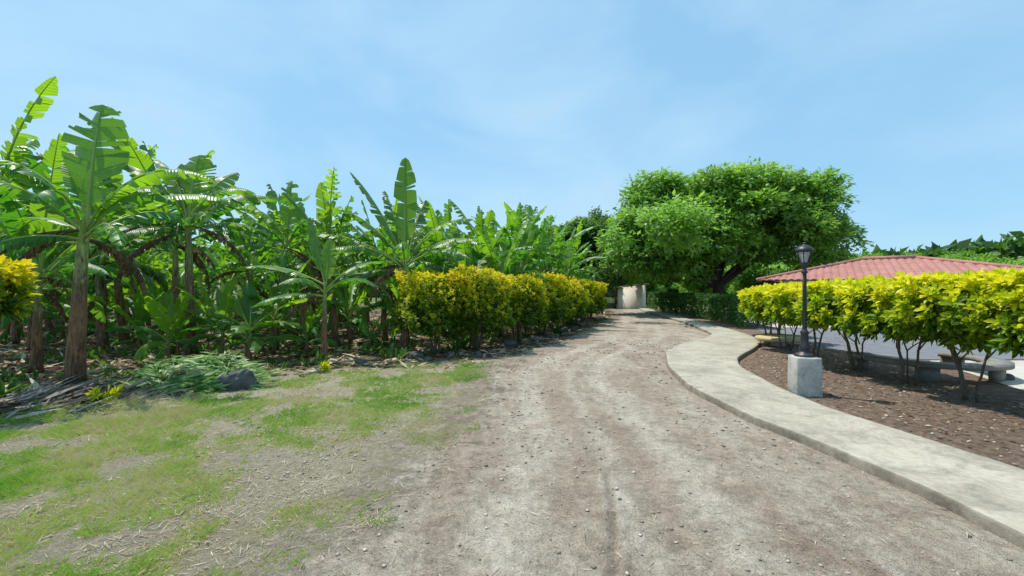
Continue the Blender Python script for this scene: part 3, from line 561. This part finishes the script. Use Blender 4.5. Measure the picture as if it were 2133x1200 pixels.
big=treemesh(11,[E(1435,455,125,84),E(1620,447,105,78),E(1350,500,75,72,-1,3.2),E(1685,478,50,60,0,2.6),E(1530,470,130,85,-2,3.6),E(1530,460,120,80,2,4),
   E(1350,550,75,40,-2,2.4),E(1440,525,75,36,-3,1.8),E(1620,530,80,38,-2,2.0),E(1540,520,60,26,-3,1.6),E(1305,560,40,36,0,2.4),(-7.8,-7,4.8,1.5,2.2,1.0),(-6.6,-8.2,4.7,1.2,1.7,.8)],2.3,.44,105000,.33,M_tree,1.05,nclump=250,nlimb=20,flat=.85)
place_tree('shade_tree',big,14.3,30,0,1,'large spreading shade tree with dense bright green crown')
t1=treemesh(12,[(0,0,5.2,2.8,2.8,2.8),(1.2,.5,4.2,2.2,2.2,1.8),(-1.2,-.3,4.4,2.2,2.2,2)],2.2,.22,14000,.38,M_treed,1.0,nclump=40)
t2=treemesh(13,[(0,0,4.2,3.2,3.2,2.0),(2,0,3.6,2,2,1.5),(-2,.3,3.8,2,2,1.6),(0,0,2.4,2.8,2.8,1.6)],1.8,.22,15000,.38,M_tree,1.0,nclump=46)
g_='trees beyond the shelter and hedge'
place_tree('dark_tree',t1,8.9,43,0,1.22,'dark green tree behind the banana plantation')
for i,(x,y,s,v) in enumerate([(12.5,50,1.0,1),(18,52,1.0,0),(24,55,1.0,1),(20,46,.7,1),(27,48,.75,1),(33,52,.8,1),(40,52,.82,1),(38,60,.85,0),(47,58,.95,1),(55,60,.98,1),(62,58,1.05,1),(70,62,1.12,1),(5,50,1.1,0),(30,62,.9,1),(52,50,.85,1),(62,50,.9,1),(14,45,.6,1),(35,66,.95,1),(48,66,1.05,0)]):
    place_tree('background_tree',(t1,t2)[v],x,y,R.rand()*6,s,'leafy green tree standing behind the garden' if v else 'dark leafy tree standing behind the garden',g_)
sp=treemesh(14,[(0,0,2.4,.7,.7,1.0),(.2,0,1.7,.6,.6,.6)],1.6,.045,1600,.17,M_treed,.4,nclump=14)
place_tree('sapling',sp,6.2,29.5,0,1.25,'thin dark sapling beside the dirt road')
n=42000;ang=d(-62)+R.rand(n)*d(124);dist=85+25*R.rand(n);x=np.sin(ang)*dist;y=np.cos(ang)*dist
H=5.5+3.0*fbm(ang*14+5,ang*0+2,4)+1.0*np.sin(ang*9)
z=H*(R.rand(n)**.6)
D=nrm(R.randn(n,3));N=nrm(R.randn(n,3)+np.array([0,0,1.]))
V,F,t=kites(np.stack([x,y,z],1),D,N,1.2+1.0*R.rand(n),.8+.5*R.rand(n),R.rand(n)*.8)
obj('woodland',mesh('woodland',V,F,M_treed,tint=t),kind='stuff',label='distant band of green woodland')
# ---------------------------------------------------------------- lamp
e=bpy.data.objects.new('street_lamp',None);link(e);e.location=(4.80,7.05,.0);e.rotation_euler=(0,0,d(-12));e['label']='black garden street lamp on a weathered concrete pedestal';e['category']='street lamp'
V,F=box((0,0,.33),(.38,.38,.70),0,.96);o=obj('pedestal',mesh('pedestal',V,F,M_conc),e);bevel(o,.02,2)
A=Acc()
V,F=lathe([(0,.68),(.15,.68),(.15,.70),(.12,.73),(.075,.75),(.07,.80),(.085,.82),(.06,.86),(.055,1.05),(.068,1.07),(.045,1.1),(.03,1.14),(.026,2.03),(.045,2.05),(.045,2.07),(.03,2.09),(.03,2.15),(.055,2.18),(.06,2.20),(0,2.20)],16);A.add(V,F)
for i in range(8):
    a=i*math.pi/4;V,F,_=tube([(.03*math.cos(a),.03*math.sin(a),1.13),(.026*math.cos(a),.026*math.sin(a),2.03)],.005,4);A.add(V,F)
o=obj('post',A.mesh('post',[M_black],True),e)
ln=bpy.data.objects.new('lantern',None);link(ln,e)
V,F=lathe([(.048,2.205),(.108,2.40)],6);obj('glass',mesh('glass',V,F,M_glass),ln)
A=Acc()
for i in range(6):
    a=i*math.pi/3;V,F,_=tube([(.052*math.cos(a),.052*math.sin(a),2.20),(.114*math.cos(a),.114*math.sin(a),2.405)],.007,5);A.add(V,F)
V,F=lathe([(.042,2.195),(.060,2.20),(.062,2.215),(.045,2.22)],6);A.add(V,F)
V,F=lathe([(.106,2.385),(.122,2.39),(.129,2.41),(.108,2.415)],6);A.add(V,F)
obj('frame',A.mesh('lantern_frame',[M_black]),ln)
V,F=lathe([(.132,2.408),(.134,2.418),(.118,2.45),(.085,2.48),(.042,2.50),(.026,2.51),(.02,2.525),(.028,2.535),(.016,2.55),(.0,2.56)],6*3);obj('cap',mesh('cap',V,F,M_black,smooth=True),ln)
# ---------------------------------------------------------------- garden shelter
gx,gy,gr_=19.3,22.0,d(-35);hx,hy=5.5,4.2;ez=2.16;rise=1.1
e=bpy.data.objects.new('garden_shelter',None);link(e);e.location=(gx,gy,0);e.rotation_euler=(0,0,gr_);e['label']='open garden shelter with a red clay tile hipped roof';e['category']='shelter'
ux=np.linspace(-hx,hx,380);uy=np.linspace(-hy,hy,290);X,Y=np.meshgrid(ux,uy)
sx_=rise/(hx-1.0);sy_=rise/hy;dx=(hx-np.abs(X));dy=(hy-np.abs(Y));isx=dx*sx_<dy*sy_
zz=np.minimum(dx*sx_,dy*sy_);al=np.where(isx,Y,X);sl=np.where(isx,dx,dy)
zz=zz+.05*np.abs(np.sin(al*math.pi/.30))+.04*(1-np.mod(sl/.42,1))
Z=ez+zz;idx=np.arange(X.size).reshape(X.shape);F=np.stack([idx[:-1,:-1],idx[:-1,1:],idx[1:,1:],idx[1:,:-1]],-1).reshape(-1,4)
rf=obj('roof',mesh('roof',np.stack([X,Y,Z],-1).reshape(-1,3),F,M_tile,smooth=False),e)
sm_=rf.modifiers.new('s','SOLIDIFY');sm_.thickness=.05
A=Acc()
for sxx in(-1,1):
    for syy in(-1,1):
        V,F,_=tube([(sxx*hx,syy*hy,ez+.06),(sxx*1.0,0,ez+rise+.07)],.09,8);A.add(V,F)
V,F,_=tube([(-1.05,0,ez+rise+.08),(1.05,0,ez+rise+.08)],.11,8);A.add(V,F)
obj('ridge_cap',A.mesh('ridge_cap',[M_tile],True),rf)
A=Acc()
for s_ in(-1,1):
    A.add(*box((0,s_*(hy-.25),ez-.1),(2*hx-.5,.12,.2)));A.add(*box((s_*(hx-.25),0,ez-.1),(.12,2*hy-.66,.2)))
obj('beam',A.mesh('beam',[M_wood]),e)
for px_ in(-hx+.3,-1.8,1.8,hx-.3):
    for py_ in(-hy+.3,hy-.3):
        V,F=box((px_,py_,(ez-.2)/2),(.2,.2,ez-.2));o=obj('post',mesh('shelter_post',V,F,M_plaster),e)
def arcbench(r0,r1,z0,z1,a):
    V=np.stack([np.stack([r*np.cos(a),r*np.sin(a),np.full(len(a),z)],1) for r,z in((r0,z0),(r0,z1),(r1,z1),(r1,z0))],1).reshape(-1,3)
    F=[(i*4+j,(i+1)*4+j,(i+1)*4+(j+1)%4,i*4+(j+1)%4) for i in range(len(a)-1) for j in range(4)]+[(0,1,2,3),(len(V)-1,len(V)-2,len(V)-3,len(V)-4)]
    return V,np.array(F)
A=Acc();a=np.linspace(d(150),d(390),24);A.add(*arcbench(.85,1.25,.26,.34,a));
e=bpy.data.objects.new('low_wall_bench',None);link(e);e.location=(8.5,8.9,.06);e['label']='low curved grey concrete wall, modelled as a bench, behind the hedge';e['category']='bench'  # bench form stands in for a shaded low wall
obj('seat',A.mesh('seat',[M_bench]),e)
for q in (160,230,300,380):
    V,F=box((1.05*math.cos(d(q)),1.05*math.sin(d(q)),.13),(.16,.34,.26),d(q));obj('leg',mesh('bench_leg',V,F,M_bench),e)
e=bpy.data.objects.new('round_table',None);link(e);e.location=(8.0,12.9,.06);e['label']='low round yellow stone table on the soil';e['category']='table'
V,F=lathe([(0,.18),(.60,.18),(.62,.20),(.62,.25),(.60,.27),(0,.27)],28);obj('table_top',mesh('table_top',V,F,M_yst),e)
V,F=lathe([(.28,-.05),(.22,.0),(.2,.179)],16);obj('base',mesh('base',V,F,M_conc),e)
# ---------------------------------------------------------------- shed, gate
e=bpy.data.objects.new('utility_shed',None);link(e);e.location=(10.6,38,0);e.rotation_euler=(0,0,d(-28));e['label']='small cream plastered shed with a sloping roof';e['category']='shed'
V=[(-1.0,-1.1,-.1),(1.0,-1.1,-.1),(1.0,1.1,-.1),(-1.0,1.1,-.1),(-1.0,-1.1,1.78),(1.0,-1.1,2.05),(1.0,1.1,2.05),(-1.0,1.1,1.78)]
obj('wall',mesh('shed_wall',V,[(0,1,5,4),(1,2,6,5),(2,3,7,6),(3,0,4,7),(4,5,6,7)],M_plaster),e)
V,F=box((0,0,0),(2.5,2.6,.10));V=V@np.array([[1,0,.135],[0,1,0],[0,0,1]]);V[:,2]+=1.985;obj('roof',mesh('shed_roof',V,F,M_bench),e)
V,F=box((-1.02,.35,.85),(.05,.8,1.7));obj('door',mesh('door',V,F,M_wood),e)
e=bpy.data.objects.new('iron_gate',None);link(e);e.location=(8.1,37.5,0);e['label']='dark iron gate between posts beside the shed';e['category']='gate'
A=Acc()
for i in range(15): A.add(*box((-.77+i*.11,0,.85),(.06,.03,1.6)))
A.add(*box((0,.031,1.5),(1.6,.03,.06)));A.add(*box((0,.031,.25),(1.6,.03,.06)));obj('bars',A.mesh('bars',[M_black]),e)
for s_ in(-.92,.92):
    V,F=box((s_,0,.85),(.16,.16,1.8));obj('post',mesh('gate_post',V,F,M_wood),e)
# ---------------------------------------------------------------- rocks, cut frond pile, dead leaves
def rock(name,x,y,s,seed,label):
    import bmesh
    bm=bmesh.new();bmesh.ops.create_icosphere(bm,subdivisions=3,radius=1);rng=np.random.RandomState(seed)
    pl=nrm(rng.randn(9,3));dd=.55+.35*rng.rand(9)
    for v in bm.verts:
        c=np.array(v.co)
        for p_,q_ in zip(pl,dd):
            t=c@p_
            if t>q_: c=c-p_*(t-q_)*.9
        v.co=Vector(c*np.array(s))
    me=bpy.data.meshes.new(name);bm.to_mesh(me);bm.free();me.materials.append(M_rock)
    return obj(name,me,label=label,cat='rock',group='rocks beside the plantation',loc=(x,y,s[2]*.35+float(hgt(np.array(x),np.array(y)))))
rock('dark_rock',-4.95,7.8,(.42,.28,.27),1,'dark grey boulder beside the heap of cut grass')
for i,(x,y,s) in enumerate([(-2.45,10.95,.24),(-2.1,10.7,.12),(-.05,13.2,.24),(.75,14.6,.2),(-3.6,10.2,.16),(1.9,17.2,.25),(-1.6,11.3,.15),(-.9,11.5,.12),(3.2,20.2,.25),(9.3,8.1,.15)]):
    rock('rock',x,y,(s,s*.8,s*.7),5+i,'grey rock at the foot of the shrubs')
n=6500;a=R.rand(n)*6.28;r=np.sqrt(R.rand(n));rw=.75+.6*fbm(np.cos(a)*1.5+3,np.sin(a)*1.5,3);ex=-6.0+r*rw*np.cos(a)*1.15;ey=8.1+r*rw*np.sin(a)*.85
z=.52*(1-r**1.4)*(.25+1.5*fbm(ex*2.5,ey*2.5,4)*R.rand(n))+hgt(ex,ey)
az=(fbm(ex*2,ey*2,2)-.5)*10+R.randn(n)*.5;D=nrm(np.stack([np.cos(az),np.sin(az),-.35+.7*R.rand(n)],1))
pt=fbm(ex*2.6+5,ey*2.6,3)
V,F,t=kites(np.stack([ex,ey,z+.01],1),D,nrm(R.randn(n,3)*.8+np.array([0,0,1])),.12+.32*R.rand(n),.015+.04*R.rand(n),np.clip((pt-.32)*2.2+.8*(R.rand(n)-.5),0,1),.3)
obj('cut_frond_heap',mesh('cut_frond_heap',V,F,M_cut,tint=t),label='heap of cut pale green leaves drying beside the bananas',cat='leaf heap')
n=4500;q=R.rand(n);ex=-7.4+.9*q+.6*R.randn(n);ey=6.4+2.2*q+.4*R.randn(n);rr=np.exp(-(((ex+7.4-.9*q)/.55)**2))
z=.10*rr*R.rand(n)+hgt(ex,ey);az=.5+R.randn(n)*.6+(fbm(ex,ey,2)-.5)*4
D=nrm(np.stack([np.cos(az),np.sin(az),.22*R.randn(n)],1))
V,F,t=kites(np.stack([ex,ey,z+.01],1),D,nrm(R.randn(n,3)*.5+np.array([0,0,1])),.12+.5*R.rand(n)**2,.02+.06*R.rand(n),np.clip(fbm(ex*2,ey*2,3)*1.5-.3+.5*(R.rand(n)-.4),0,1),.2)
obj('fallen_banana_leaves',mesh('fallen_banana_leaves',V,F,M_bl,tint=t),label='pile of grey dried fallen banana leaves on soil',cat='dead leaves')
# ---------------------------------------------------------------- light, sky, camera
el,azs=d(67),d(-58)
Sd=Vector((math.sin(azs)*math.cos(el),math.cos(azs)*math.cos(el),math.sin(el)))
sl=bpy.data.lights.new('sun','SUN');sl.energy=5.0;sl.angle=d(.5);sl.color=(1,.965,.89);so=bpy.data.objects.new('sun',sl);link(so);so.rotation_euler=Sd.to_track_quat('Z','Y').to_euler()
w=bpy.data.worlds.new('World');sc.world=w;w.use_nodes=True;t=w.node_tree;bg=t.nodes['Background']
sk=t.nodes.new('ShaderNodeTexSky');sk.sky_type='NISHITA';sk.sun_disc=False;sk.sun_elevation=el;sk.sun_rotation=azs%(2*math.pi);sk.air_density=1.0;sk.dust_density=.6;sk.ozone_density=1.0
mu=t.nodes.new('ShaderNodeMix');mu.data_type='RGBA';mu.blend_type='MULTIPLY';mu.inputs[0].default_value=1;mu.inputs[7].default_value=(.95,1.08,1.0,1);t.links.new(sk.outputs[0],mu.inputs[6])
m2=t.nodes.new('ShaderNodeMix');m2.data_type='RGBA';m2.inputs[0].default_value=.7;m2.inputs[7].default_value=(2.35,4.55,6.7,1);t.links.new(mu.outputs[2],m2.inputs[6])
tc=t.nodes.new('ShaderNodeTexCoord');mp=t.nodes.new('ShaderNodeMapping');mp.inputs['Scale'].default_value=(1.6,.6,2.4);mp.inputs['Rotation'].default_value=(.3,.6,.5)
ns=t.nodes.new('ShaderNodeTexNoise');ns.inputs['Scale'].default_value=1.5;ns.inputs['Detail'].default_value=6;ns.inputs['Roughness'].default_value=.52;ns.inputs['Distortion'].default_value=.5
rp=t.nodes.new('ShaderNodeValToRGB');rp.color_ramp.elements[0].position=.38;rp.color_ramp.elements[0].color=(0,0,0,1);rp.color_ramp.elements[1].position=.75;rp.color_ramp.elements[1].color=(.7,.7,.7,1)
mx=t.nodes.new('ShaderNodeMix');mx.data_type='RGBA';mx.inputs[7].default_value=(4.0,5.6,6.8,1)
t.links.new(tc.outputs['Generated'],mp.inputs[0]);t.links.new(mp.outputs[0],ns.inputs[0]);t.links.new(ns.outputs['Fac'],rp.inputs[0]);t.links.new(rp.outputs[0],mx.inputs[0]);t.links.new(m2.outputs[2],mx.inputs[6]);t.links.new(mx.outputs[2],bg.inputs[0])
bg.inputs[1].default_value=.15
cd=bpy.data.cameras.new('camera');cd.sensor_width=36;cd.lens=36*895/2133;cd.clip_end=3000;cd.clip_start=.05
co=bpy.data.objects.new('camera',cd);link(co);co.location=(0,0,1.8);co.rotation_euler=(d(90),0,0);sc.camera=co
sc.view_settings.view_transform='Standard';sc.view_settings.look='None';sc.view_settings.exposure=0
